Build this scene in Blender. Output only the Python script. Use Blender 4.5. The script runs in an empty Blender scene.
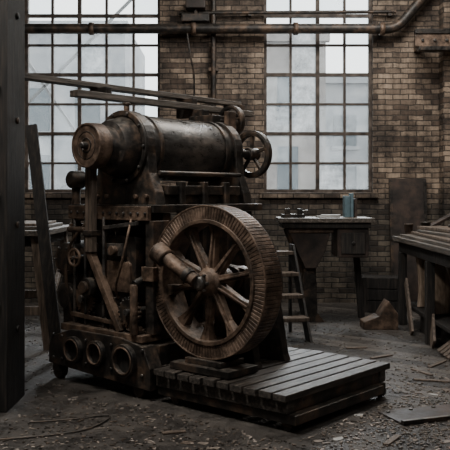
import bpy, math, random
from mathutils import Vector, Matrix
random.seed(7)
scene = bpy.context.scene

# ------------------------------------------------------------------ materials
def base_mat(name):
    m = bpy.data.materials.new(name); m.use_nodes = True
    nt = m.node_tree
    return m, nt, nt.nodes, nt.links, nt.nodes['Principled BSDF']

def noise_mat(name, cols, scale=6.0, rough=(0.4, 0.7), metal=0.0, bump=0.3, stretch=(1, 1, 1), detail=8.0, fine=4.0, dust=0.0):
    m, nt, N, L, b = base_mat(name)
    tc = N.new('ShaderNodeTexCoord'); mp = N.new('ShaderNodeMapping')
    mp.inputs['Scale'].default_value = stretch
    L.new(tc.outputs['Object'], mp.inputs['Vector'])
    n = N.new('ShaderNodeTexNoise'); n.inputs['Scale'].default_value = scale
    n.inputs['Detail'].default_value = detail; n.inputs['Roughness'].default_value = 0.7
    L.new(mp.outputs[0], n.inputs['Vector'])
    r = N.new('ShaderNodeValToRGB'); e = r.color_ramp.elements
    k = len(cols)
    while len(e) < k: e.new(0.5)
    for i, c in enumerate(cols):
        e[i].position = 0.37 + 0.26 * i / (k - 1); e[i].color = (*c, 1)
    L.new(n.outputs['Fac'], r.inputs['Fac'])
    col = r.outputs['Color']
    n2 = N.new('ShaderNodeTexNoise'); n2.inputs['Scale'].default_value = scale * fine
    n2.inputs['Detail'].default_value = 8; n2.inputs['Roughness'].default_value = .7
    L.new(mp.outputs[0], n2.inputs['Vector'])
    if dust > 0:
        # dust settled on upward faces
        g = N.new('ShaderNodeNewGeometry'); sp = N.new('ShaderNodeSeparateXYZ'); L.new(g.outputs['Normal'], sp.inputs[0])
        mm = N.new('ShaderNodeMapRange'); mm.inputs['From Min'].default_value = .4; mm.inputs['From Max'].default_value = 1.0; mm.inputs['To Max'].default_value = dust
        L.new(sp.outputs['Z'], mm.inputs['Value'])
        mu = N.new('ShaderNodeMath'); mu.operation = 'MULTIPLY'; L.new(mm.outputs[0], mu.inputs[0])
        m2 = N.new('ShaderNodeMapRange'); m2.inputs['From Min'].default_value = .4; m2.inputs['From Max'].default_value = .6; L.new(n2.outputs['Fac'], m2.inputs['Value'])
        L.new(m2.outputs[0], mu.inputs[1])
        mx = N.new('ShaderNodeMix'); mx.data_type = 'RGBA'; L.new(mu.outputs[0], mx.inputs[0]); L.new(col, mx.inputs[6]); mx.inputs[7].default_value = (.21, .185, .155, 1)
        col = mx.outputs[2]
    L.new(col, b.inputs['Base Color'])
    mr = N.new('ShaderNodeMapRange'); mr.inputs['From Min'].default_value = 0.35; mr.inputs['From Max'].default_value = 0.65
    mr.inputs['To Min'].default_value = rough[0]; mr.inputs['To Max'].default_value = rough[1]
    L.new(n2.outputs['Fac'], mr.inputs['Value']); L.new(mr.outputs[0], b.inputs['Roughness'])
    b.inputs['Metallic'].default_value = metal
    bp = N.new('ShaderNodeBump'); bp.inputs['Strength'].default_value = bump; bp.inputs['Distance'].default_value = 0.01
    L.new(n2.outputs['Fac'], bp.inputs['Height']); L.new(bp.outputs[0], b.inputs['Normal'])
    return m

iron = noise_mat('cast_iron', [(0.013, 0.0125, 0.012), (0.038, 0.033, 0.029), (0.12, 0.080, 0.055)], 6, (0.30, 0.6), 0.4, 0.5, dust=.5)
steel = noise_mat('worn_steel', [(0.04, 0.039, 0.038), (0.078, 0.074, 0.07), (0.19, 0.165, 0.145)], 6, (0.22, 0.5), 0.6, 0.4, (1, 0.5, 1), dust=.4)
rust = noise_mat('rusty_iron', [(0.032, 0.024, 0.018), (0.10, 0.066, 0.046), (0.23, 0.155, 0.11)], 9, (0.36, 0.7), 0.3, 0.6, dust=.4)
rimm = noise_mat('wheel_rim_metal', [(0.042, 0.030, 0.023), (0.115, 0.078, 0.057), (0.25, 0.175, 0.13)], 9, (0.30, 0.6), 0.4, 0.6)
wood = noise_mat('aged_wood', [(0.045, 0.035, 0.027), (0.12, 0.09, 0.067), (0.21, 0.16, 0.125)], 7, (0.5, 0.8), 0, 0.6, (6, 6, 0.6))
woodx = noise_mat('aged_wood_planks', [(0.035, 0.029, 0.024), (0.08, 0.066, 0.053), (0.18, 0.15, 0.125)], 5, (0.35, 0.7), 0, 0.6, (8, 0.6, 8), dust=.3)
darkwood = noise_mat('dark_timber', [(0.007, 0.007, 0.007), (0.018, 0.016, 0.0145), (0.048, 0.038, 0.031)], 7, (0.5, 0.85), 0, 0.6, (7, 7, 0.5))
palewood = noise_mat('pale_wood', [(0.16, 0.115, 0.08), (0.28, 0.21, 0.155), (0.4, 0.31, 0.24)], 5, (0.5, 0.8), 0, 0.3, (4, 4, 1))
deckwood = noise_mat('deck_slat_wood', [(0.016, 0.014, 0.013), (0.045, 0.038, 0.032), (0.12, 0.10, 0.084)], 6, (0.30, 0.65), 0.1, 0.7, (8, 0.7, 8))
framep = noise_mat('window_frame_paint', [(0.02, 0.016, 0.013), (0.065, 0.047, 0.036), (0.13, 0.105, 0.088)], 9, (0.5, 0.8), 0.1, 0.3)
facade = noise_mat('facade_render', [(0.20, 0.215, 0.23), (0.27, 0.285, 0.30), (0.36, 0.365, 0.37)], 1.2, (0.8, 0.9), 0, 0.1)
facadeb = noise_mat('facade_brown', [(0.16, 0.15, 0.145), (0.22, 0.205, 0.195), (0.28, 0.265, 0.25)], 1.5, (0.8, 0.9), 0, 0.1)
fglass = noise_mat('facade_window', [(0.06, 0.08, 0.095), (0.11, 0.135, 0.15)], 1, (0.4, 0.5), 0, 0.0)
pavem = noise_mat('yard_asphalt', [(0.1, 0.1, 0.1), (0.18, 0.18, 0.18)], 3, (0.7, 0.9), 0, 0.1)
trussm = noise_mat('weathered_steel', [(0.10, 0.11, 0.11), (0.16, 0.165, 0.17)], 3, (0.6, 0.8), 0, 0.1)
chipm = noise_mat('chip_wood', [(0.08, 0.067, 0.055), (0.22, 0.185, 0.155), (0.40, 0.35, 0.31)], 3, (0.6, 0.9), 0, 0.1)
paper = noise_mat('paper', [(0.28, 0.28, 0.27), (0.42, 0.41, 0.39)], 9, (0.7, 0.9), 0, 0.1)
bluem = noise_mat('blue_grey_paint', [(0.08, 0.13, 0.155), (0.14, 0.21, 0.245)], 6, (0.4, 0.6), 0, 0.1)
sheetm = noise_mat('rusty_sheet', [(0.018, 0.016, 0.015), (0.045, 0.034, 0.029), (0.09, 0.06, 0.046)], 3, (0.45, 0.7), 0.3, 0.3)
plaster = noise_mat('ceiling_paint', [(0.05, 0.05, 0.05), (0.09, 0.09, 0.088)], 3, (0.8, 0.9), 0, 0.1)

def brick_mat(name, axis='x'):
    m, nt, N, L, b = base_mat(name)
    tc = N.new('ShaderNodeTexCoord'); sp = N.new('ShaderNodeSeparateXYZ'); cb = N.new('ShaderNodeCombineXYZ')
    L.new(tc.outputs['Object'], sp.inputs[0])
    L.new(sp.outputs['X' if axis == 'x' else 'Y'], cb.inputs['X']); L.new(sp.outputs['Z'], cb.inputs['Y'])
    nw = N.new('ShaderNodeTexNoise'); nw.inputs['Scale'].default_value = 9
    L.new(tc.outputs['Object'], nw.inputs['Vector'])
    vm = N.new('ShaderNodeVectorMath'); vm.operation = 'MULTIPLY_ADD'
    vm.inputs[1].default_value = (0.03, 0.026, 0.0); L.new(nw.outputs['Color'], vm.inputs[0]); L.new(cb.outputs[0], vm.inputs[2])
    bt = N.new('ShaderNodeTexBrick'); bt.inputs['Scale'].default_value = 1
    bt.inputs['Brick Width'].default_value = 0.20; bt.inputs['Row Height'].default_value = 0.068
    bt.inputs['Mortar Size'].default_value = 0.008; bt.inputs['Mortar Smooth'].default_value = 0.6
    bt.inputs['Color1'].default_value = (0.105, 0.077, 0.060, 1); bt.inputs['Color2'].default_value = (0.40, 0.325, 0.26, 1)
    bt.inputs['Mortar'].default_value = (0.085, 0.074, 0.064, 1); bt.inputs['Bias'].default_value = -0.05
    L.new(vm.outputs[0], bt.inputs['Vector'])
    def grime(scale, stretch, p0, p1, c0, c1, prev):
        mp = N.new('ShaderNodeMapping'); mp.inputs['Scale'].default_value = stretch; L.new(tc.outputs['Object'], mp.inputs['Vector'])
        n = N.new('ShaderNodeTexNoise'); n.inputs['Scale'].default_value = scale; n.inputs['Detail'].default_value = 13; n.inputs['Roughness'].default_value = 0.8
        L.new(mp.outputs[0], n.inputs['Vector'])
        rr = N.new('ShaderNodeValToRGB'); rr.color_ramp.elements[0].position = p0; rr.color_ramp.elements[1].position = p1
        rr.color_ramp.elements[0].color = c0; rr.color_ramp.elements[1].color = c1
        L.new(n.outputs['Fac'], rr.inputs['Fac'])
        mx = N.new('ShaderNodeMix'); mx.data_type = 'RGBA'; mx.blend_type = 'MULTIPLY'; mx.inputs[0].default_value = 1
        L.new(prev, mx.inputs[6]); L.new(rr.outputs[0], mx.inputs[7]); return mx.outputs[2]
    c = grime(2.0, (1, 1, 1), .41, .58, (0.25, 0.235, 0.225, 1), (1.2, 1.14, 1.07, 1), bt.outputs['Color'])
    c = grime(2.2, (2.5, 1, .25), .38, .58, (0.42, 0.40, 0.385, 1), (1.05, 1.04, 1.02, 1), c)
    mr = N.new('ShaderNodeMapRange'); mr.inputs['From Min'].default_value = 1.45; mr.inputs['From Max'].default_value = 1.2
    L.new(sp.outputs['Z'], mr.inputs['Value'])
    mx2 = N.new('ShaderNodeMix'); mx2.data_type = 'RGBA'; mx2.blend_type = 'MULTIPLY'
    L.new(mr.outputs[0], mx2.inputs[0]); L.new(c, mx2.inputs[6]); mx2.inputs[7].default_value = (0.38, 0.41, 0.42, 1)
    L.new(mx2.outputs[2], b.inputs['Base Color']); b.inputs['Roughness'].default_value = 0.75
    bp = N.new('ShaderNodeBump'); bp.inputs['Strength'].default_value = 0.9; bp.inputs['Distance'].default_value = 0.014; bp.invert = True
    L.new(bt.outputs['Fac'], bp.inputs['Height']); L.new(bp.outputs[0], b.inputs['Normal'])
    return m
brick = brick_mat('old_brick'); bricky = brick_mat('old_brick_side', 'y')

def floor_mat():
    m, nt, N, L, b = base_mat('workshop_floor')
    tc = N.new('ShaderNodeTexCoord'); mp = N.new('ShaderNodeMapping'); mp.inputs['Rotation'].default_value = (0, 0, math.radians(38))
    L.new(tc.outputs['Object'], mp.inputs['Vector'])
    bt = N.new('ShaderNodeTexBrick'); bt.inputs['Scale'].default_value = 1; bt.inputs['Brick Width'].default_value = 1.3
    bt.inputs['Row Height'].default_value = 0.15; bt.inputs['Mortar Size'].default_value = 0.010
    bt.inputs['Color1'].default_value = (0.025, 0.022, 0.019, 1); bt.inputs['Color2'].default_value = (0.15, 0.13, 0.112, 1)
    bt.inputs['Mortar'].default_value = (0.005, 0.005, 0.005, 1)
    L.new(mp.outputs[0], bt.inputs['Vector'])
    n = N.new('ShaderNodeTexNoise'); n.inputs['Scale'].default_value = 3.2; n.inputs['Detail'].default_value = 15; n.inputs['Roughness'].default_value = 0.86
    L.new(tc.outputs['Object'], n.inputs['Vector'])
    cr = N.new('ShaderNodeValToRGB'); cr.color_ramp.elements[0].position = 0.42; cr.color_ramp.elements[1].position = 0.62
    cr.color_ramp.elements[0].color = (0.011, 0.0105, 0.010, 1); cr.color_ramp.elements[1].color = (0.13, 0.113, 0.098, 1)
    L.new(n.outputs['Fac'], cr.inputs['Fac'])
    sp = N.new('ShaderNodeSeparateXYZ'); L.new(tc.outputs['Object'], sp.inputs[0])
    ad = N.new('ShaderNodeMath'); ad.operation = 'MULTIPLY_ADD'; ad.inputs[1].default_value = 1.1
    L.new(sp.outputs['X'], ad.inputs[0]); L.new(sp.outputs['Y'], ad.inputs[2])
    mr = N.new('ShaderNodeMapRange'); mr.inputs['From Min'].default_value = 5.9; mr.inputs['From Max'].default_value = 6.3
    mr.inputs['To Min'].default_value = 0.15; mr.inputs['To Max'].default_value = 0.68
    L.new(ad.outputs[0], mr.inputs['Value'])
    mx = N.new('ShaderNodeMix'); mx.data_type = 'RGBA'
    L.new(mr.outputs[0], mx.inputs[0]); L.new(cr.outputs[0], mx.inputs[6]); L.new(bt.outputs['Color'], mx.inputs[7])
    L.new(mx.outputs[2], b.inputs['Base Color'])
    r2 = N.new('ShaderNodeMapRange'); r2.inputs['From Min'].default_value = 0.42; r2.inputs['From Max'].default_value = 0.60
    r2.inputs['To Min'].default_value = 0.28; r2.inputs['To Max'].default_value = 0.75
    L.new(n.outputs['Fac'], r2.inputs['Value']); L.new(r2.outputs[0], b.inputs['Roughness'])
    n3 = N.new('ShaderNodeTexNoise'); n3.inputs['Scale'].default_value = 26; n3.inputs['Detail'].default_value = 8; n3.inputs['Roughness'].default_value = .75
    L.new(tc.outputs['Object'], n3.inputs['Vector'])
    bp = N.new('ShaderNodeBump'); bp.inputs['Strength'].default_value = 1.0; bp.inputs['Distance'].default_value = 0.025
    L.new(n3.outputs['Fac'], bp.inputs['Height']); L.new(bp.outputs[0], b.inputs['Normal'])
    return m
floorm = floor_mat()

def glass_mat(name, haze, tint):
    m = bpy.data.materials.new(name); m.use_nodes = True; nt = m.node_tree; N = nt.nodes; L = nt.links
    N.remove(N['Principled BSDF']); out = N['Material Output']
    tr = N.new('ShaderNodeBsdfTransparent'); tr.inputs[0].default_value = (*tint, 1)
    tl = N.new('ShaderNodeBsdfTranslucent'); tl.inputs[0].default_value = (0.80, 0.83, 0.84, 1)
    tc = N.new('ShaderNodeTexCoord'); n = N.new('ShaderNodeTexNoise'); n.inputs['Scale'].default_value = 5; n.inputs['Detail'].default_value = 12; n.inputs['Roughness'].default_value = .75
    L.new(tc.outputs['Object'], n.inputs['Vector'])
    mr = N.new('ShaderNodeMapRange'); mr.inputs['From Min'].default_value = 0.35; mr.inputs['From Max'].default_value = 0.7
    mr.inputs['To Min'].default_value = haze * 0.4; mr.inputs['To Max'].default_value = min(1, haze * 1.6)
    L.new(n.outputs['Fac'], mr.inputs['Value'])
    mx = N.new('ShaderNodeMixShader'); L.new(mr.outputs[0], mx.inputs[0]); L.new(tr.outputs[0], mx.inputs[1]); L.new(tl.outputs[0], mx.inputs[2])
    L.new(mx.outputs[0], out.inputs[0])
    return m
glassA = glass_mat('window_glass', 0.06, (0.97, 0.98, 0.98))
glassB = glass_mat('window_glass_dirty', 0.2, (0.78, 0.83, 0.85))
glassC = glass_mat('window_glass_grimy', 0.32, (0.48, 0.55, 0.59))

# ------------------------------------------------------------------ mesh builder
class MB:
    def __init__(s): s.v = []; s.f = []; s.m = []; s.sm = []; s.mats = []
    def mi(s, mat):
        if mat not in s.mats: s.mats.append(mat)
        return s.mats.index(mat)
    def add(s, vs, fs, mat, sm=None):
        o = len(s.v); s.v += [tuple(v) for v in vs]; k = s.mi(mat)
        for i, f in enumerate(fs):
            s.f.append([o + j for j in f]); s.m.append(k); s.sm.append(sm[i] if sm else False)
    def box(s, x0, x1, y0, y1, z0, z1, mat, M=None):
        vs = [Vector(p) for p in [(x0, y0, z0), (x1, y0, z0), (x1, y1, z0), (x0, y1, z0), (x0, y0, z1), (x1, y0, z1), (x1, y1, z1), (x0, y1, z1)]]
        if M is not None: vs = [M @ v for v in vs]
        s.add(vs, [(0, 3, 2, 1), (4, 5, 6, 7), (0, 1, 5, 4), (1, 2, 6, 5), (2, 3, 7, 6), (3, 0, 4, 7)], mat)
    def bar(s, p0, p1, w, h, mat, up=(0, 0, 1), w1=None, h1=None):
        p0 = Vector(p0); p1 = Vector(p1); d = (p1 - p0).normalized(); up = Vector(up)
        if abs(d.dot(up)) > 0.98: up = Vector((0, 1, 0))
        u = d.cross(up).normalized(); v = u.cross(d).normalized()
        w1 = w if w1 is None else w1; h1 = h if h1 is None else h1
        vs = []
        for p, a, b in ((p0, w, h), (p1, w1, h1)):
            for i, j in ((-1, -1), (1, -1), (1, 1), (-1, 1)): vs.append(p + u * a * .5 * i + v * b * .5 * j)
        s.add(vs, [(3, 2, 1, 0), (4, 5, 6, 7), (0, 1, 5, 4), (1, 2, 6, 5), (2, 3, 7, 6), (3, 0, 4, 7)], mat)
    def frame(s, ax):
        ax = Vector(ax).normalized(); h = Vector((0, 0, 1)) if abs(ax.z) < 0.9 else Vector((1, 0, 0))
        u = ax.cross(h).normalized(); v = ax.cross(u).normalized(); return ax, u, v
    def lathe(s, p0, ax, prof, mat, n=40):
        p0 = Vector(p0); ax, u, v = s.frame(ax); vs = []; fs = []; sm = []
        for d, r in prof:
            for i in range(n):
                a = 2 * math.pi * i / n; vs.append(p0 + ax * d + (u * math.cos(a) + v * math.sin(a)) * r)
        for k in range(len(prof) - 1):
            for i in range(n):
                j = (i + 1) % n; fs.append((k * n + i, (k + 1) * n + i, (k + 1) * n + j, k * n + j))
                flat = abs(prof[k][0] - prof[k + 1][0]) < 1e-5; sm.append(not flat)
        fs.append(tuple(range(n))); sm.append(False)
        b = (len(prof) - 1) * n; fs.append(tuple(b + i for i in range(n - 1, -1, -1))); sm.append(False)
        s.add(vs, fs, mat, sm)
    def cyl(s, p0, p1, r, mat, r1=None, n=24):
        p0 = Vector(p0); p1 = Vector(p1); s.lathe(p0, p1 - p0, [(0, r), ((p1 - p0).length, r if r1 is None else r1)], mat, n)
    def ring(s, c, ax, ri, ro, th, mat, n=64):
        c = Vector(c); ax, u, v = s.frame(ax); vs = []; fs = []; sm = []
        for d, r in ((0, ro), (th, ro), (th, ri), (0, ri)):
            for i in range(n):
                a = 2 * math.pi * i / n; vs.append(c + ax * d + (u * math.cos(a) + v * math.sin(a)) * r)
        for k in range(4):
            k2 = (k + 1) % 4
            for i in range(n):
                j = (i + 1) % n; fs.append((k * n + i, k2 * n + i, k2 * n + j, k * n + j)); sm.append(k in (0, 2))
        s.add(vs, fs, mat, sm)
    def poly(s, pts, t0, t1, mat, plane='xz'):
        n = len(pts)
        def P(a, b, t): return (a, t, b) if plane == 'xz' else ((t, a, b) if plane == 'yz' else (a, b, t))
        vs = [P(a, b, t0) for a, b in pts] + [P(a, b, t1) for a, b in pts]
        fs = [tuple(range(n)), tuple(range(2 * n - 1, n - 1, -1))] + [(i, n + i, n + (i + 1) % n, (i + 1) % n) for i in range(n)]
        s.add(vs, fs, mat)
    def gear(s, c, R, t0, t1, mat, n=24, tooth=.018):
        pts = []
        for i in range(n):
            for f, r in ((0, R), (.45, R), (.55, R - tooth), (.95, R - tooth)):
                a = 2 * math.pi * (i + f) / n; pts.append((c[0] + r * math.cos(a), c[1] + r * math.sin(a)))
        s.poly(pts, t0, t1, mat)
    def obj(s, name, parent=None, bevel=0.0, seg=2):
        me = bpy.data.meshes.new(name); me.from_pydata(s.v, [], s.f)
        for m in s.mats: me.materials.append(m)
        for i, p in enumerate(me.polygons): p.material_index = s.m[i]; p.use_smooth = s.sm[i]
        import bmesh
        bm = bmesh.new(); bm.from_mesh(me); bmesh.ops.recalc_face_normals(bm, faces=bm.faces); bm.to_mesh(me); bm.free()
        o = bpy.data.objects.new(name, me); scene.collection.objects.link(o)
        if parent: o.parent = parent
        if bevel > 0:
            b = o.modifiers.new('bevel', 'BEVEL'); b.width = bevel; b.segments = seg; b.limit_method = 'ANGLE'; b.angle_limit = math.radians(40)
        return o

def tube(name, pts, r, mat, parent=None, kind='POLY'):
    c = bpy.data.curves.new(name, 'CURVE'); c.dimensions = '3D'; c.bevel_depth = r; c.bevel_resolution = 4; c.use_fill_caps = True
    sp = c.splines.new('POLY' if kind == 'POLY' else 'NURBS'); sp.points.add(len(pts) - 1)
    for i, p in enumerate(pts): sp.points[i].co = (*p, 1)
    if kind != 'POLY': sp.order_u = 3; sp.use_endpoint_u = True; sp.resolution_u = 8
    c.materials.append(mat)
    o = bpy.data.objects.new(name, c); scene.collection.objects.link(o)
    if parent: o.parent = parent
    return o

def empty(name, loc=(0, 0, 0), rz=0):
    e = bpy.data.objects.new(name, None); scene.collection.objects.link(e); e.location = loc; e.rotation_euler = (0, 0, rz); e.empty_display_size = 0.2
    return e

# ------------------------------------------------------------------ room shell
XL, XR, YB, YF, ZC = -3.6, 3.4, 10.4, -1.6, 4.9
WT = 0.32
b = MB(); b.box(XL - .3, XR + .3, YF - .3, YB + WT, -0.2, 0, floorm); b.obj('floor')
b = MB(); b.box(XL - .3, XR + .3, YF - .3, YB + WT, ZC, ZC + .15, plaster); b.obj('ceiling')
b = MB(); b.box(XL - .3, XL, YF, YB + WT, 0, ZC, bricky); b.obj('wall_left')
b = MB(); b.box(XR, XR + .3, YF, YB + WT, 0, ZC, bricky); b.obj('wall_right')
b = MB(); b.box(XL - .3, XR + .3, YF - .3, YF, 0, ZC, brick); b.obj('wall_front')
W1 = (-2.62, -0.845); W2 = (0.507, 1.924); ZS, ZT = 1.43, 4.14
b = MB()
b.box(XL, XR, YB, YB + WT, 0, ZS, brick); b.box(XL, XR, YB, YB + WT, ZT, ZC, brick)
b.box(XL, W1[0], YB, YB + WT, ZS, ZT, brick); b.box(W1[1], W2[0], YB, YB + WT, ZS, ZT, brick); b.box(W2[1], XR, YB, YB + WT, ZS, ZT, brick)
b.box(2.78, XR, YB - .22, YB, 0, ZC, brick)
b.obj('wall_back')
def window(idx, X, cols):
    e = empty('window_%d' % idx, ((X[0] + X[1]) / 2, YB + .12, ZS))
    x0 = X[0] - e.location.x; x1 = X[1] - e.location.x; H = ZT - ZS; rows = 7; cw = (x1 - x0) / cols; rh = H / rows
    f = MB(); y0, y1 = -.03, .03
    f.box(x0, x1, y0 - .01, y1, 0, .045, framep); f.box(x0, x1, y0 - .01, y1, H - .045, H, framep)
    f.box(x0, x0 + .04, y0 - .01, y1, 0.045, H - .045, framep); f.box(x1 - .04, x1, y0 - .01, y1, 0.045, H - .045, framep)
    for i in range(1, cols):
        w = .016 if i != 2 else .024
        f.box(x0 + i * cw - w, x0 + i * cw + w, y0, y1, .045, H - .045, framep)
    for j in range(1, rows):
        w = .014 if j % 2 else .022
        f.box(x0 + .04, x1 - .04, y0 + .006, y1 - .006, j * rh - w, j * rh + w, framep)
    f.obj('frame', e)
    g = MB()
    for i in range(cols):
        for j in range(rows):
            m = random.choice([glassA, glassA, glassA, glassB, glassB, glassC])
            if random.random() < .05: continue
            a, c = x0 + i * cw + .012, x0 + (i + 1) * cw - .012; d, h = j * rh + .012, (j + 1) * rh - .012
            g.add([(a, .0, d), (c, .0, d), (c, .0, h), (a, .0, h)], [(0, 1, 2, 3)], m)
    g.obj('panes', e)
window(1, W1, 5); window(2, W2, 4)
for k, X in enumerate((W1, W2)):
    b = MB(); b.box(X[0] - .06, X[1] + .06, YB - .06, YB + .09, ZS - .07, ZS, brick); b.obj('trim_%d' % (k + 1), bevel=.008)

# ------------------------------------------------------------------ outside
b = MB(); b.box(-25, 25, YB + WT, 60, -0.4, -0.2, pavem); b.obj('yard_ground')
def building(name, x0, x1, y, h, mat, dx, dz, ww, wh):
    b = MB(); b.box(x0, x1, y, y + 6, -.2, h, mat)
    z = 1.3
    while z + wh < h - .3:
        x = x0 + .5
        while x + ww < x1 - .3:
            b.box(x, x + ww, y - .03, y + .02, z, z + wh, fglass); b.box(x - .08, x + ww + .08, y - .1, y, z - .12, z, mat)
            x += dx
        z += dz
    b.box(x0 - .1, x1 + .1, y - .15, y + .1, h - .3, h, mat)
    b.obj(name)
building('factory_building', -8, -3.0, 24, 6.6, facade, 1.5, 2.0, .75, 1.3)
building('factory_building', 1.0, 2.9, 23, 6.1, facadeb, 1.1, 2.1, .6, 1.5)
building('factory_building', 3.3, 11, 28, 5.6, facade, 1.3, 1.8, .8, 1.1)
building('factory_building', -2.9, 0.4, 34, 4.4, facade, 1.5, 1.9, .8, 1.2)
b = MB()
for p0, p1 in (((-3.9, 13, 2.2), (-1.2, 13, 4.9)), ((-3.7, 13, 4.3), (-1.6, 13, 1.2)), ((-4.2, 13, 4.15), (-0.9, 13, 4.15))):
    b.bar(p0, p1, .04, .045, trussm)
b.bar((-4.1, 13, -.2), (-4.1, 13, 5), .1, .1, trussm); b.bar((-1.0, 13, -.2), (-1.0, 13, 5), .07, .1, trussm)
b.obj('steel_yard_truss')

# ------------------------------------------------------------------ timber post (left, near)
b = MB()
b.box(-1.80, -1.40, 5.14, 5.60, 0, ZC, darkwood)
for z in (.5, 1.2, 1.9, 2.6):
    b.cyl((-1.40, 5.37, z), (-1.38, 5.37, z), .025, iron, n=8)
    b.cyl((-1.46, 5.14, z + .2), (-1.46, 5.12, z + .2), .022, iron, n=8)
b.obj('timber_post', bevel=.012)

# ------------------------------------------------------------------ THE MACHINE
FX, FY = .36, 4.65; YAW = math.radians(-41)
mc = empty('flywheel_roller_machine', (FX, FY, 0), YAW)
sc, zc = -1.698, 1.753
b = MB()
def rr(x0, x1, z0, z1, r, n=6):
    pts = []
    for cx, cz, a0 in ((x1 - r, z0 + r, -90), (x1 - r, z1 - r, 0), (x0 + r, z1 - r, 90), (x0 + r, z0 + r, 180)):
        for i in range(n + 1):
            a = math.radians(a0 + 90 * i / n); pts.append((cx + r * math.cos(a), cz + r * math.sin(a)))
    return pts
for t in (0, 1.12):
    b.poly([(-2.27, .12), (-1.15, .07), (-1.15, .22), (-1.22, .36), (-1.45, .40), (-2.0, .40), (-2.22, .33), (-2.27, .25)], t, t + .12, iron)
for s_, z_, r_ in ((-1.95, .255, .098), (-1.69, .262, .092), (-1.39, .250, .115)):
    b.ring((s_, -.04, z_), (0, 1, 0), r_ * .76, r_, .08, iron, 32); b.ring((s_, -.046, z_), (0, 1, 0), r_ * .74, r_ * .86, .02, rust, 32)
    b.lathe((s_, -.006, z_), (0, 1, 0), [(0, r_ * .76), (.02, r_ * .76)], darkwood, 24)  # dark disc stands in for the shade inside the hollow ring
for s_ in (-2.2, -2.1, -1.82, -1.54, -1.22):
    for z in (.17, .34): b.cyl((s_, -.014, z), (s_, 0, z), .013, steel, n=6)
b.box(-2.24, -1.17, .12, 1.12, .10, .22, iron)
b.box(-2.20, -2.08, .12, 1.12, .22, .38, iron); b.box(-1.30, -1.18, .12, 1.12, .22, .36, iron)
b.box(-2.15, -1.25, .02, 1.22, .38, .43, rust)
for s_ in (-2.20, -1.3):
    for t in (.06, 1.16):
        b.box(s_ - .04, s_ + .04, t - .045, t + .045, .06, .13, iron)
        b.cyl((s_, t - .03, .055), (s_, t + .03, .055), .055, iron, n=20)
b.obj('base', mc, .006)
b = MB()
for t0, t1 in ((.27, .35), (1.20, 1.28)):
    b.poly([(-2.12, .43), (-1.92, .43), (-1.88, 1.0), (-1.93, 1.27), (-2.08, 1.27), (-2.05, .9)], t0, t1, iron)
    b.poly([(-1.48, .43), (-1.26, .43), (-1.31, .9), (-1.30, 1.27), (-1.46, 1.27), (-1.50, 1.0)], t0, t1, iron)
    b.box(-1.95, -1.45, t0 + .01, t1 - .01, .52, .62, rust); b.box(-1.95, -1.45, t0 + .01, t1 - .01, 1.12, 1.27, iron)
b.box(-1.98, -1.40, .42, 1.15, .43, 1.2, iron)
for i in range(5): b.box(-1.36 - .04, -1.36, .48 + i * .14, .52 + i * .14, .45, 1.18, iron)
b.box(-2.16, -1.24, .12, 1.34, 1.275, 1.33, iron)
b.box(-2.14, -1.26, .085, .12, 1.22, 1.32, rust)
for i in range(12): b.cyl((-2.10 + i * .074, .075, 1.27), (-2.10 + i * .074, .087, 1.27), .012, steel, n=6)
b.poly(rr(-1.79, -1.43, .64, 1.10, .04), .13, .28, iron); b.poly(rr(-1.75, -1.47, .70, .92, .03), .11, .14, rust)
b.box(-1.70, -1.52, .09, .13, .96, 1.05, steel)
b.cyl((-1.61, .05, 1.0), (-1.61, .13, 1.0), .035, rust)
b.cyl((-1.86, .02, .72), (-1.86, .3, .72), .07, iron); b.cyl((-1.86, -.01, .72), (-1.86, .02, .72), .045, rust)
b.bar((-1.87, .06, 1.02), (-1.50, .06, .43), .05, .06, rust, (0, 1, 0)); b.bar((-1.97, .16, 1.02), (-1.68, .16, .43), .05, .07, iron, (0, 1, 0))
b.box(-1.90, -1.82, .06, .30, .98, 1.04, iron)
b.bar((-1.62, .1, .66), (-1.62, .1, .43), .05, .05, iron)
b.cyl((-1.33, .02, .43), (-1.33, .02, .78), .028, rust); b.cyl((-1.33, .02, .78), (-1.33, .28, .86), .028, iron)
for s_ in (-2.05, -1.95, -1.45, -1.35):
    for z in (.48, .85, 1.2): b.cyl((s_, .245, z), (s_, .27, z), .017, steel, n=6)
# plates, rods, gears in the lower works
b.box(-1.30, -1.22, .10, .26, .43, 1.22, iron); b.box(-1.32, -1.20, .08, .28, .80, .90, rust)
b.gear((-1.98, .62), .12, .11, .15, rust, 22); b.gear((-1.80, .54), .075, .12, .15, iron, 14); b.cyl((-1.98, .07, .62), (-1.98, .28, .62), .028, steel)
b.gear((-1.40, .58), .11, .03, .06, iron, 20); b.cyl((-1.40, .0, .58), (-1.40, .28, .58), .025, steel)
for s_, t_ in ((-2.08, .10), (-1.94, .09), (-1.72, .08)): b.cyl((s_, t_, .43), (s_, t_, 1.24), .012, steel, n=12)
b.ring((-2.02, .04, .93), (0, 1, 0), .055, .072, .018, rust, 28); b.cyl((-2.02, .03, .93), (-2.02, .27, .93), .014, steel, n=12)
for a in (0, 1.57): b.bar((-2.02 - .06 * math.cos(a), .05, .93 - .06 * math.sin(a)), (-2.02 + .06 * math.cos(a), .05, .93 + .06 * math.sin(a)), .012, .012, rust, (0, 1, 0))
b.bar((-1.72, .08, 1.16), (-1.36, .08, 1.20), .03, .03, steel); b.bar((-2.10, .09, .50), (-1.30, .06, .47), .03, .03, rust)
b.obj('lower_frame', mc, .004)
tube('feed_pipe', [(-2.12, .12, .45), (-2.14, .05, .7), (-2.10, .05, 1.0), (-1.98, .05, 1.12), (-1.9, .08, 1.2), (-1.9, .1, 1.24)], .012, iron, mc, 'N')
tube('oil_line', [(-1.44, .1, 1.24), (-1.40, .02, 1.1), (-1.44, .0, .9), (-1.55, .03, .72), (-1.58, .1, .66)], .009, rust, mc, 'N')
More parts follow.
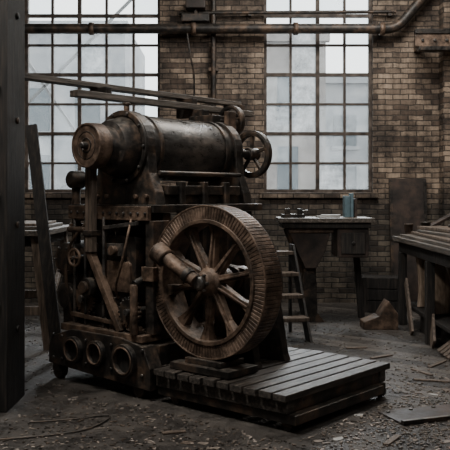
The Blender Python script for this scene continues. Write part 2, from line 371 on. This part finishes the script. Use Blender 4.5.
b = MB(); b.box(-1.862, -1.79, .02, .078, .98, 1.60, wood); b.box(-1.875, -1.777, .01, .11, 1.10, 1.14, iron); b.obj('guide_post', mc, .005)
def cheek(R, w):
    pts = [(sc - w, 1.33), (sc + w, 1.33), (sc + w * .95, 1.42), (sc + R + .01, 1.56)]
    for i in range(0, 19):
        a = math.radians(-10 + 200 * i / 18); pts.append((sc + R * math.cos(a), zc + R * math.sin(a)))
    pts += [(sc - R - .01, 1.56), (sc - w * .95, 1.42)]
    return pts
b = MB()
b.poly(cheek(.275, .37), .24, .33, iron); b.poly(cheek(.26, .35), 1.25, 1.34, iron)
b.ring((sc, .22, zc), (0, 1, 0), .235, .275, .02, iron)
for i in range(10):
    a = 2 * math.pi * i / 10; c = (sc + .255 * math.cos(a), .205, zc + .255 * math.sin(a)); b.cyl(c, (c[0], .222, c[2]), .014, steel, n=6)
for s_ in (-.27, -.16, .16, .27): b.cyl((sc + s_, .215, 1.39), (sc + s_, .24, 1.39), .02, rust, n=6)
b.box(sc - .3, sc + .3, .33, 1.25, 1.33, 1.40, iron)
b.box(sc + .12, sc + .34, .38, 1.2, 1.40, 1.47, iron)
for t_ in (.5, .75, 1.0): b.box(sc + .30, sc + .36, t_, t_ + .05, 1.33, 1.50, iron)
b.cyl((sc + .30, .33, 1.56), (sc + .30, 1.25, 1.56), .018, iron)
b.box(sc - .24, sc + .02, 1.22, 1.38, 1.98, 2.07, iron); b.box(sc - .20, sc - .12, 1.26, 1.34, 2.07, 2.13, iron)
b.box(sc + .08, sc + .13, 1.30, 1.40, 1.36, 2.10, rust)
b.cyl((sc, .285, 2.02), (sc, .285, 2.07), .022, rust); b.cyl((sc, .285, 2.07), (sc, .285, 2.09), .03, rust)
b.obj('cheek_plates', mc, .006)
b = MB()
b.lathe((sc, .33, zc), (0, 1, 0), [(0, .235), (.03, .235), (.03, .243), (.86, .243), (.86, .235), (.92, .235)], steel, 72)
for d in (.40, 1.14): b.ring((sc, d, zc), (0, 1, 0), .24, .256, .035, iron, 72)
b.box(sc - .02, sc + .02, .46, 1.12, zc + .238, zc + .25, iron)
b.obj('drum', mc, .003)
b = MB()
b.lathe((sc, .02, zc), (0, 1, 0), [(0, .10), (.02, .135), (.07, .15), (.08, .19), (.12, .205), (.20, .225), (.22, .225)], iron, 56)
b.lathe((sc, -.10, zc), (0, 1, 0), [(0, .150), (.012, .162), (.10, .166), (.12, .150)], rimm, 56)
b.ring((sc, -.106, zc), (0, 1, 0), .145, .160, .02, rimm, 56)
b.lathe((sc, -.15, zc), (0, 1, 0), [(0, .016), (.01, .024), (.05, .026)], steel, 20)
b.ring((sc, -.104, zc), (0, 1, 0), .045, .055, .01, iron, 32); b.ring((sc, -.103, zc), (0, 1, 0), .095, .101, .01, iron, 40)
b.obj('drum_end_pulley', mc, .003)
def handwheel(name, s_, t_, z_, R, n=5):
    b = MB(); b.ring((s_, t_, z_), (0, 1, 0), R * .78, R, .05, iron, 48); b.ring((s_, t_ - .004, z_), (0, 1, 0), R * .84, R * .95, .01, iron, 48)
    b.lathe((s_, t_ - .14, z_), (0, 1, 0), [(0, R * .16), (.10, R * .16), (.10, R * .26), (.22, R * .26)], iron, 24)
    for i in range(n):
        a = 2 * math.pi * i / n + .3
        b.bar((s_ + R * .2 * math.cos(a), t_ + .022, z_ + R * .2 * math.sin(a)), (s_ + R * .84 * math.cos(a), t_ + .022, z_ + R * .84 * math.sin(a)), R * .13, .025, iron, (0, 1, 0))
    b.obj(name, mc, .004)
handwheel('rear_handwheel', sc + .20, 1.50, 1.745, .20); handwheel('upper_handwheel', sc + .0, 1.46, 2.03, .14, 4)
b = MB()
b.lathe((-2.20, .14, 1.52), (0, 1, 0), [(0, .045), (.02, .068), (.12, .072), (.14, .05)], iron, 28)
b.cyl((-2.20, .21, 1.0), (-2.20, .21, 1.47), .035, iron); b.ring((-2.20, .21, 1.14), (0, 0, 1), .03, .055, .04, rust, 24)
b.lathe((-2.22, .10, .90), (0, 1, 0), [(0, .07), (.02, .13), (.28, .15), (.30, .11)], iron, 36)
b.lathe((-2.21, .09, .62), (0, 1, 0), [(0, .05), (.02, .10), (.26, .11)], iron, 32)
b.box(-2.30, -2.12, .16, .42, .38, .95, iron)
b.box(-2.14, -2.0, .2, .3, .75, .83, iron); b.box(-2.22, -2.02, .19, .27, 1.20, 1.24, iron)
b.cyl((-2.1, .06, 1.14), (-1.9, .06, 1.14), .022, rust)
for i in range(6):
    a = math.pi / 3 * i; b.cyl((-2.22 + .1 * math.cos(a), .085, .90 + .1 * math.sin(a)), (-2.22 + .1 * math.cos(a), .12, .90 + .1 * math.sin(a)), .011, steel, n=6)
b.obj('lever_gearbox', mc, .005)
# flywheel
ws, wz, WR = -.763, .8275, .503
b = MB()
b.ring((ws, .135, wz), (0, 1, 0), .40, .498, .181, iron, 96)
NB = 116
for i in range(NB):
    a0 = 2 * math.pi * i / NB; a1 = a0 + 2 * math.pi / NB * .84; vs = []
    for t in (.130, .300):
        for r, a in ((.412, a0), (WR, a0), (WR, a1), (.412, a1)):
            vs.append((ws + r * math.cos(a), t, wz + r * math.sin(a)))
    b.add(vs, [(0, 1, 2, 3), (7, 6, 5, 4), (0, 4, 5, 1), (1, 5, 6, 2), (2, 6, 7, 3), (3, 7, 4, 0)], rimm)
b.ring((ws, .127, wz), (0, 1, 0), .496, .507, .014, rust, 96)
b.ring((ws, .120, wz), (0, 1, 0), .388, .414, .20, rust, 96)
for i in range(10):
    a = 2 * math.pi * (i + .35) / 10; ca, sa = math.cos(a), math.sin(a)
    P = lambda r: (ws + r * ca, .20, wz + r * sa)
    b.bar(P(.06), P(.30), .062, .055, rust, (0, 1, 0), .036, .045); b.bar(P(.29), P(.392), .036, .045, rust, (0, 1, 0), .080, .08)
    b.bar((ws + .08 * ca, .168, wz + .08 * sa), (ws + .35 * ca, .173, wz + .35 * sa), .014, .02, rimm, (0, 1, 0))
b.lathe((ws, .09, wz), (0, 1, 0), [(0, .05), (.015, .068), (.06, .072), (.07, .095), (.17, .10), (.19, .08), (.25, .08)], rust, 40)
b.lathe((ws, .05, wz), (0, 1, 0), [(0, .03), (.01, .045), (.05, .045)], steel, 24)
for i in range(6):
    a = math.pi / 3 * i; b.cyl((ws + .056 * math.cos(a), .078, wz + .056 * math.sin(a)), (ws + .056 * math.cos(a), .1, wz + .056 * math.sin(a)), .010, steel, n=6)
b.obj('flywheel', mc, .002, 1)
b = MB()
b.cyl((ws - .02, .055, wz + .012), (-1.04, .03, .985), .042, rust, .050, 28)
b.lathe((-1.02, .03, .972), (-.28, -.02, .17), [(0, .058), (.01, .068), (.10, .070), (.115, .055), (.12, .03)], rust, 28)
b.lathe((ws - .06, .05, wz + .035), (-.28, -.02, .17), [(0, .052), (.04, .055)], iron, 28)
b.obj('crank_arm', mc, .003)
b = MB()
b.cyl((ws, .33, wz), (ws, .90, wz), .045, iron)
for t in (.42, .74):
    b.poly([(ws - .26, .238), (ws + .20, .238), (ws + .18, .28), (ws + .10, .70), (ws + .09, .90), (ws - .10, .92), (ws - .12, .75), (ws - .24, .28)], t, t + .07, iron)
    b.lathe((ws, t - .03, wz), (0, 1, 0), [(0, .085), (.13, .085)], iron, 28)
b.box(-1.38, ws - .1, .44, .50, .70, .82, iron)
b.box(-1.02, -.50, .06, .36, .238, .285, iron); b.box(-.92, -.60, .10, .34, .285, .322, iron)
b.obj('axle_bearings', mc, .005)
b = MB()
b.box(-2.16, -2.05, -.45, 2.05, 2.235, 2.275, woodx); b.box(-2.04, -1.94, .02, 2.1, 2.135, 2.185, woodx)
b.box(-2.15, -1.95, .30, .36, 2.185, 2.235, iron)
b.box(-2.15, -1.95, 1.27, 1.33, 2.07, 2.235, iron); b.box(-2.0, -1.88, 1.27, 1.33, 2.02, 2.135, iron)
b.box(-2.15, -1.95, 1.9, 1.98, 2.185, 2.235, iron)
b.bar((-2.05, 1.94, .0), (-2.05, 1.94, 2.2), .07, .07, iron)
b.obj('top_beams', mc, .004)

# ------------------------------------------------------------------ slatted platform
pf = empty('slatted_platform_cart', (FX, FY, 0), YAW)
b = MB(); n = 10; w = 1.12 / n
for i in range(n):
    x = -1.12 + i * w; dz = random.uniform(-.004, .002)
    b.box(x + .009, x + w - .009, random.uniform(-.014, .004), 1.22 + random.uniform(-.005, .012), .190, .234 + dz, deckwood)
b.obj('slats', pf, .004)
b = MB()
b.box(-1.12, -.02, .03, .10, .11, .189, deckwood); b.box(-1.12, -.02, 1.10, 1.17, .11, .189, deckwood)
for x in (-1.10, -.60, -.12): b.box(x, x + .09, .10, 1.10, .11, .189, iron)
b.box(-1.12, .03, .045, .13, .05, .108, iron); b.box(-1.12, .0, 1.06, 1.14, .05, .108, iron)
b.box(-.06, .03, .13, 1.06, .05, .108, iron)
b.obj('frame', pf, .005)
b = MB()
for x, t in ((-.05, .09), (-.05, 1.15), (-.98, .09), (-.98, 1.08)):
    b.cyl((x, t - .02, .034), (x, t + .02, .034), .034, iron, n=20); b.box(x - .03, x + .03, t - .03, t - .022, .03, .06, rust); b.box(x - .03, x + .03, t + .022, t + .03, .03, .06, rust)
b.obj('casters', pf)

# ------------------------------------------------------------------ pipes
pp = empty('ceiling_pipe', (0, 10.2, 3.52))
pts = [(XL + .02, 0, 0), (2.05, 0, 0)] + [(2.05 + .3 * math.sin(a), 0, .3 - .3 * math.cos(a)) for a in [math.radians(x) for x in (10, 20, 30, 40, 48)]] + [(2.75, 0, .66), (2.75, 0, 1.37)]
tube('main_run', pts, .066, iron, pp)
b = MB()
for x in (-3, -1.7, -.4, .9, 2.0):
    b.ring((x - .03, 0, 0), (1, 0, 0), .06, .082, .06, rust, 24); b.box(x - .02, x + .02, .06, .19, -.015, .015, rust)
b.obj('clamps', pp)
pv = empty('wall_conduit', (-.15, 10.32, 0)); tube('pipe', [(0, 0, 1.2), (0, 0, 4.85)], .035, iron, pv)
b = MB(); [b.box(-.06, .06, -.02, .07, z, z + .04, iron) for z in (1.4, 2.2, 3.0)]; b.obj('clips', pv)
pv = empty('wall_conduit', (0, 10.3, 3.74)); tube('pipe', [(-.6, 0, 0), (2.2, 0, 0.02)], .024, iron, pv)
b = MB(); [b.box(x, x + .04, -.01, .09, -.03, .03, iron) for x in (-.5, .3, 2.1)]; b.obj('clips', pv)
b = MB(); b.box(-.55, -.2, 10.12, 10.39, 3.60, 3.70, iron); b.box(-.5, -.25, 10.12, 10.39, 3.77, 3.9, sheetm); b.box(-.4, -.35, 10.2, 10.39, 3.7, 3.77, iron); b.obj('junction_box', bevel=.01)
tube('hanging_cable', [(-.5, 10.2, 3.60), (-.45, 10.15, 3.2), (-.38, 10.25, 2.9), (-.42, 10.33, 2.3), (-.4, 10.36, 1.5)], .012, iron, None, kind='N')
b = MB(); b.box(2.36, 3.2, 9.9, 10.0, 3.40, 3.46, iron); b.box(2.36, 3.2, 9.92, 9.98, 3.24, 3.40, rust); b.box(2.40, 3.2, 9.88, 10.02, 3.19, 3.24, iron)
b.box(2.45, 2.52, 10.0, 10.39, 3.25, 3.42, iron); b.box(2.85, 2.92, 10.0, 10.17, 3.25, 3.42, iron)
for x in (2.45, 2.6, 2.75): b.cyl((x, 9.9, 3.32), (x, 9.92, 3.32), .02, steel, n=8)
b.obj('wall_crane_rail', bevel=.005)

# ------------------------------------------------------------------ centre bench with hopper pedestal
cbn = empty('machinist_bench', (1.0, 8.9, 0))
b = MB()
b.box(-.42, .62, -.28, .34, 1.10, 1.15, woodx); b.box(-.38, .58, -.25, .31, 1.04, 1.10, darkwood)
b.poly([(-.32, 1.04), (.16, 1.04), (.10, .80), (.0, .60), (-.12, .60), (-.20, .76)], -.18, .18, sheetm)
b.box(-.34, .18, -.2, -.18, .99, 1.04, rust)
b.poly([(-.13, .62), (.0, .62), (.02, .1), (.10, 0), (-.24, 0), (-.16, .1)], -.10, .12, iron)
b.box(.22, .56, -.22, .28, .72, 1.04, sheetm); b.box(.26, .52, -.235, -.22, .76, .99, darkwood); b.cyl((.39, -.26, .88), (.39, -.235, .88), .018, steel)
b.bar((.50, .24, .72), (.56, .24, 0), .07, .07, darkwood)
b.bar((-.34, -.2, 1.04), (-.14, -.05, .55), .04, .05, iron)
b.obj('bench_body', cbn, .006)
b = MB(); M = Matrix.Rotation(.12, 4, 'Z')
b.box(-.10, .12, -.16, .06, 1.152, 1.168, paper, M); b.box(-.05, .16, -.1, .12, 1.17, 1.182, paper, Matrix.Rotation(-.2, 4, 'Z')); o = b.obj('paper_stack')
o.location = (1.12, 8.9, 0)
b = MB(); b.box(.0, .06, 0, .16, 1.15, 1.39, bluem); b.box(.065, .10, .01, .15, 1.15, 1.42, bluem); b.box(.11, .14, .0, .15, 1.15, 1.36, sheetm); o = b.obj('binder_row', bevel=.004); o.location = (1.34, 8.95, 0)
b = MB(); b.box(-.1, .16, -.06, .06, 1.15, 1.19, iron); b.box(-.06, .0, -.05, .05, 1.19, 1.25, iron); b.box(.08, .13, -.05, .05, 1.19, 1.25, iron); b.cyl((.13, 0, 1.22), (.20, 0, 1.22), .015, steel); o = b.obj('bench_vise', bevel=.004); o.location = (.72, 8.85, 0)

# ------------------------------------------------------------------ right bench with boards
rb = empty('work_bench', (2.5, 7.6, 0))
b = MB()
b.box(-.66, .85, -1.3, 1.2, .90, .95, woodx); b.box(-.60, -.55, -1.25, 1.15, .78, .90, darkwood); b.box(-.6, .8, 1.1, 1.15, .78, .9, darkwood)
for x in (-.58, .75):
    for y in (-1.2, -.1, 1.05): b.box(x - .04, x + .04, y - .04, y + .04, 0, .78 if x < 0 else .9, darkwood)
b.box(-.56, .8, -1.15, 1.1, .20, .24, darkwood)
b.obj('bench_frame', rb, .006)
b = MB()
for i, (x0, x1, y0, y1, z, h, a) in enumerate([(-.62, -.30, -1.2, 1.0, .952, .03, 0), (-.25, .2, -1.1, 1.1, .952, .035, .02), (-.55, -.1, -.8, .9, .988, .025, -.03), (.0, .4, -1.0, .9, .988, .03, .0), (-.48, -.12, -.6, .7, 1.016, .025, .04), (.05, .35, -.7, .8, 1.02, .05, .02), (-.40, -.05, -.3, .85, 1.045, .03, .1), (-.1, .3, .2, .9, 1.075, .06, .0)]):
    b.box(x0, x1, y0, y1, z, z + h, [woodx, deckwood, wood, sheetm][i % 4], Matrix.Rotation(a, 4, 'Z'))
b.bar((-.20, .4, 1.08), (.30, .75, 1.30), .18, .03, deckwood); b.bar((-.5, .95, .96), (.1, 1.12, 1.25), .10, .03, sheetm)
b.obj('boards', rb, .004)
def tin(x, y, z, r, h, mat):
    b = MB(); b.lathe((0, 0, 0), (0, 0, 1), [(0, r), (h * .9, r), (h * .9, r * 1.06), (h, r * 1.06), (h, r * .85), (h * .93, r * .83)], mat, 24); o = b.obj('tin_can')
    o.parent = rb; o.location = (x - 2.5, y - 7.6, z)
tin(2.12, 8.45, .985, .05, .13, iron); tin(2.62, 8.70, .95, .06, .2, sheetm); tin(1.98, 8.62, .95, .045, .14, rust)
def offcut(x, y, w, h, lean, mat=palewood):
    b = MB(); n = 9; pts = []
    for i in range(n):
        k = i / (n - 1); pts.append((-w / 2 + .03 * math.sin(k * 3), h * k))
    for i in range(n - 1, -1, -1):
        k = i / (n - 1); pts.append((w / 2 * (1 - .45 * k * k) + .03 * math.sin(k * 3), h * k))
    b.poly(pts, -.03, .03, mat); o = b.obj('timber_offcut', rb, bevel=.01); o.location = (x - 2.5, y - 7.6, .245); o.rotation_euler = (lean, 0, .25); return o
for x, y, w, h in ((2.10, 8.25, .24, .58), (2.08, 7.75, .2, .52), (2.42, 8.35, .2, .6)): offcut(x, y, w, h, -.12)
b = MB()
for i in range(4): b.bar((-.62, -.85 + i * .1, .02), (-.25, -.85 + i * .1, .30), .07, .02, wood, (0, 0, 1))
b.bar((-.60, -.3, .02), (-.52, .1, .42), .16, .025, wood, (1, 0, 0))
b.bar((-.64, .35, .02), (-.60, .8, .50), .10, .025, wood, (1, 0, 0)); b.box(-.5, -.2, .2, .6, 0, .19, darkwood); b.box(-.45, -.15, -.4, 0, 0, .16, sheetm); b.obj('leaning_slats', rb, .004)
b = MB(); b.poly([(0, 0), (.36, 0), (.36, .16), (.26, .30), (.16, .14), (0, .08)], 0, .25, rust); o = b.obj('wooden_wedge_block', bevel=.008); o.location = (1.44, 8.3, 0)
b = MB(); b.box(-.24, .24, -.015, .015, 0, 1.62, sheetm); b.box(-.24, .24, -.025, -.015, .8, .84, iron); b.box(-.24, -.2, -.025, -.015, 0, 1.6, iron); b.box(.2, .24, -.025, -.015, 0, 1.6, iron)
o = b.obj('metal_sheet_panel'); o.location = (2.36, 10.18, 0); o.rotation_euler = (-.11, 0, 0)
b = MB()
for i in range(4):
    b.box(-.17, .17, i * .15, i * .15 + .17, .2 + i * .2, .235 + i * .2, wood)
for x in (-.19, .17):
    b.poly([(-.02, 0), (.12, 0), (.62, .82), (.62, .9), (.50, .9)], x, x + .025, darkwood, 'yz'); b.box(x, x + .025, .58, .63, 0, .82, darkwood)
o = b.obj('wooden_steps', bevel=.004); o.location = (.64, 7.55, 0); o.rotation_euler = (0, 0, .25)
def crate(name, x, y, w, d, h, mat, rz=0):
    b = MB(); k = max(2, int(h / .13)); s = h / k
    for i in range(k):
        for y0 in (-d / 2, d / 2 - .018): b.box(-w / 2, w / 2, y0, y0 + .018, i * s + .006, (i + 1) * s - .006, mat)
        for x0 in (-w / 2, w / 2 - .018): b.box(x0, x0 + .018, -d / 2 + .02, d / 2 - .02, i * s + .006, (i + 1) * s - .006, mat)
    for x0 in (-w / 2 + .02, w / 2 - .07):
        for y0 in (-d / 2 - .015, d / 2): b.box(x0, x0 + .05, y0, y0 + .015, 0, h, mat)
    b.box(-w / 2 + .02, w / 2 - .02, -d / 2 + .02, d / 2 - .02, .01, .03, mat)
    b.box(-w / 2 + .02, w / 2 - .02, -d / 2 + .02, d / 2 - .02, h - .03, h - .01, mat)
    o = b.obj(name, bevel=.003); o.location = (x, y, 0); o.rotation_euler = (0, 0, rz)
crate('wooden_crate', -.2, 9.6, .7, .5, .6, darkwood, .1); crate('wooden_crate', 1.9, 9.7, .5, .4, .42, darkwood, -.15); crate('wooden_crate', -1.2, 9.5, .8, .5, .8, darkwood, 0)
# left bench
lb = empty('sawhorse_bench', (-2.1, 7.9, 0))
b = MB()
b.box(-.6, .48, -.75, .75, 1.03, 1.08, woodx)
for y in (-.65, .6):
    b.bar((.38, y, 1.03), (.50, y, 0), .07, .09, wood); b.bar((-.45, y, 1.03), (-.55, y, 0), .07, .09, wood); b.bar((-.5, y, .35), (.44, y, .35), .04, .08, wood)
b.bar((.47, -.65, .25), (.41, .6, .85), .04, .07, wood); b.box(-.5, .40, -.62, .6, .93, 1.03, darkwood)
b.obj('bench_frame', lb, .005)
b = MB(); b.box(-.5, .4, -.6, .5, 1.082, 1.11, woodx); b.box(-.3, .35, -.5, .4, 1.112, 1.135, wood); b.obj('boards', lb, .003)
b = MB(); b.bar((-1.40, 6.72, .0), (-1.72, 7.10, 2.02), .10, .035, darkwood, (0, 1, 0)); b.obj('leaning_plank')

# ------------------------------------------------------------------ debris, plate and floor cable
b = MB()
def blocked(x, y):
    dx, dy = x - FX, y - FY; s_ = dx * math.cos(YAW) + dy * math.sin(YAW); t_ = -dx * math.sin(YAW) + dy * math.cos(YAW)
    return (-2.35 < s_ < .08 and -.1 < t_ < 1.3) or (-1.86 < x < -1.34 and 5.08 < y < 5.66)
for i in range(6500):
    y = random.uniform(3.6, 9.8); x = random.uniform(-1, 1) * min(y * .32, 2.9)
    q = random.random()
    if q < .3: x = random.gauss(.2, 1.0); y = random.gauss(4.7, .7)
    elif q < .55: x = random.gauss(1.4, .45); y = random.gauss(5.0, .6)
    if blocked(x, y) or y < 3.2 or abs(x) > 3: continue
    l = random.uniform(.003, .012) * (2.4 if random.random() < .06 else 1); w = random.uniform(.002, .008); h = random.uniform(.003, .009)
    M = Matrix.Translation((x, y, 0)) @ Matrix.Rotation(random.uniform(0, 6.28), 4, 'Z')
    b.box(-l, l, -w, w, 0.0005, h, random.choice([chipm, chipm, wood, deckwood, woodx]), M)
b.obj('floor_debris')
b = MB()
for i in range(22):
    x, y = random.choice([(random.gauss(1.4, .25), random.gauss(5.0, .5)), (random.uniform(-1.0, 1.6), random.uniform(4.2, 4.6))])
    if blocked(x, y): continue
    n = 7; pts = [(.045 * random.uniform(.5, 1.1) * math.cos(6.283 * k / n), .032 * random.uniform(.5, 1.1) * math.sin(6.283 * k / n)) for k in range(n)]
    a = random.uniform(0, 3.1); pts = [(x + p * math.cos(a) - q * math.sin(a), y + p * math.sin(a) + q * math.cos(a)) for p, q in pts]
    b.poly(pts, .001, .004, random.choice([paper, chipm, chipm, wood]), 'xy')
b.obj('paper_scraps')
tube('floor_cable', [(-1.2, 4.9, .008), (-.95, 4.95, .008), (-.7, 5.1, .008), (-.75, 4.85, .008), (-.9, 4.65, .008), (-1.3, 4.55, .008)], .005, iron, None, kind='N')
b = MB(); M = Matrix.Translation((1.45, 5.15, 0)) @ Matrix.Rotation(.35, 4, 'Z')
b.box(-.45, .35, -.16, .14, .002, .014, sheetm, M); b.box(-.45, .35, -.16, -.13, .014, .03, iron, M)
for i in range(5): b.cyl(M @ Vector((-.4 + i * .17, .1, .014)), M @ Vector((-.4 + i * .17, .1, .022)), .014, steel, n=8)
b.obj('floor_plate', bevel=.002)
b = MB()
for (x, y, a, l) in ((.95, 4.55, 1.0, .1), (1.75, 5.75, .3, .2), (1.55, 6.3, 2.0, .12), (-.3, 4.7, .3, .07), (1.35, 6.9, .6, .12), (1.6, 6.0, -.3, .18), (1.75, 6.6, .9, .15), (1.2, 7.3, .2, .1)):
    b.box(-l, l, -.018, .018, .001, .012, wood, Matrix.Translation((x, y, 0)) @ Matrix.Rotation(a, 4, 'Z'))
b.obj('scrap_boards', bevel=.002)

# ------------------------------------------------------------------ light
w = bpy.data.worlds.new('overcast_sky'); scene.world = w; w.use_nodes = True
bg = w.node_tree.nodes['Background']; bg.inputs[0].default_value = (0.89, 0.93, 0.94, 1); bg.inputs[1].default_value = 3.4
def area(name, loc, target, size, power, col):
    l = bpy.data.lights.new(name, 'AREA'); l.shape = 'RECTANGLE'; l.size = size[0]; l.size_y = size[1]; l.energy = power; l.color = col
    o = bpy.data.objects.new(name, l); scene.collection.objects.link(o); o.location = loc
    o.rotation_euler = (Vector(target) - Vector(loc)).to_track_quat('-Z', 'Y').to_euler(); return o
area('added_area_light', (-1.7, 4.4, 4.75), (-.5, 5.8, .8), (1.2, 1.0), 200, (1.0, .94, .86))  # added key light above the machine, out of view; no skylight modelled
area('added_area_light', (1.4, 7.9, 4.75), (.9, 8.6, 0), (2.4, 1.4), 155, (1.0, .96, .90))  # added light to brighten the rear of the room and brick wall
area('added_area_light', (.9, 1.5, 4.5), (.1, 5.6, .6), (2.0, 1.5), 62, (1.0, .97, .94))  # added front fill, out of view, not a fitting of the room
s = bpy.data.lights.new('sun', 'SUN'); s.energy = 5.5; s.angle = math.radians(25); s.color = (.97, .98, 1)
o = bpy.data.objects.new('sun', s); scene.collection.objects.link(o); o.rotation_euler = Vector((-.25, -1, -.62)).to_track_quat('-Z', 'Y').to_euler()

# ------------------------------------------------------------------ camera
c = bpy.data.cameras.new('camera'); c.lens = 64; c.sensor_width = 36; c.shift_y = -30 / 450; c.clip_start = .05
o = bpy.data.objects.new('camera', c); scene.collection.objects.link(o); o.location = (0, 0, 1.4); o.rotation_euler = (math.radians(90), 0, 0)
scene.camera = o
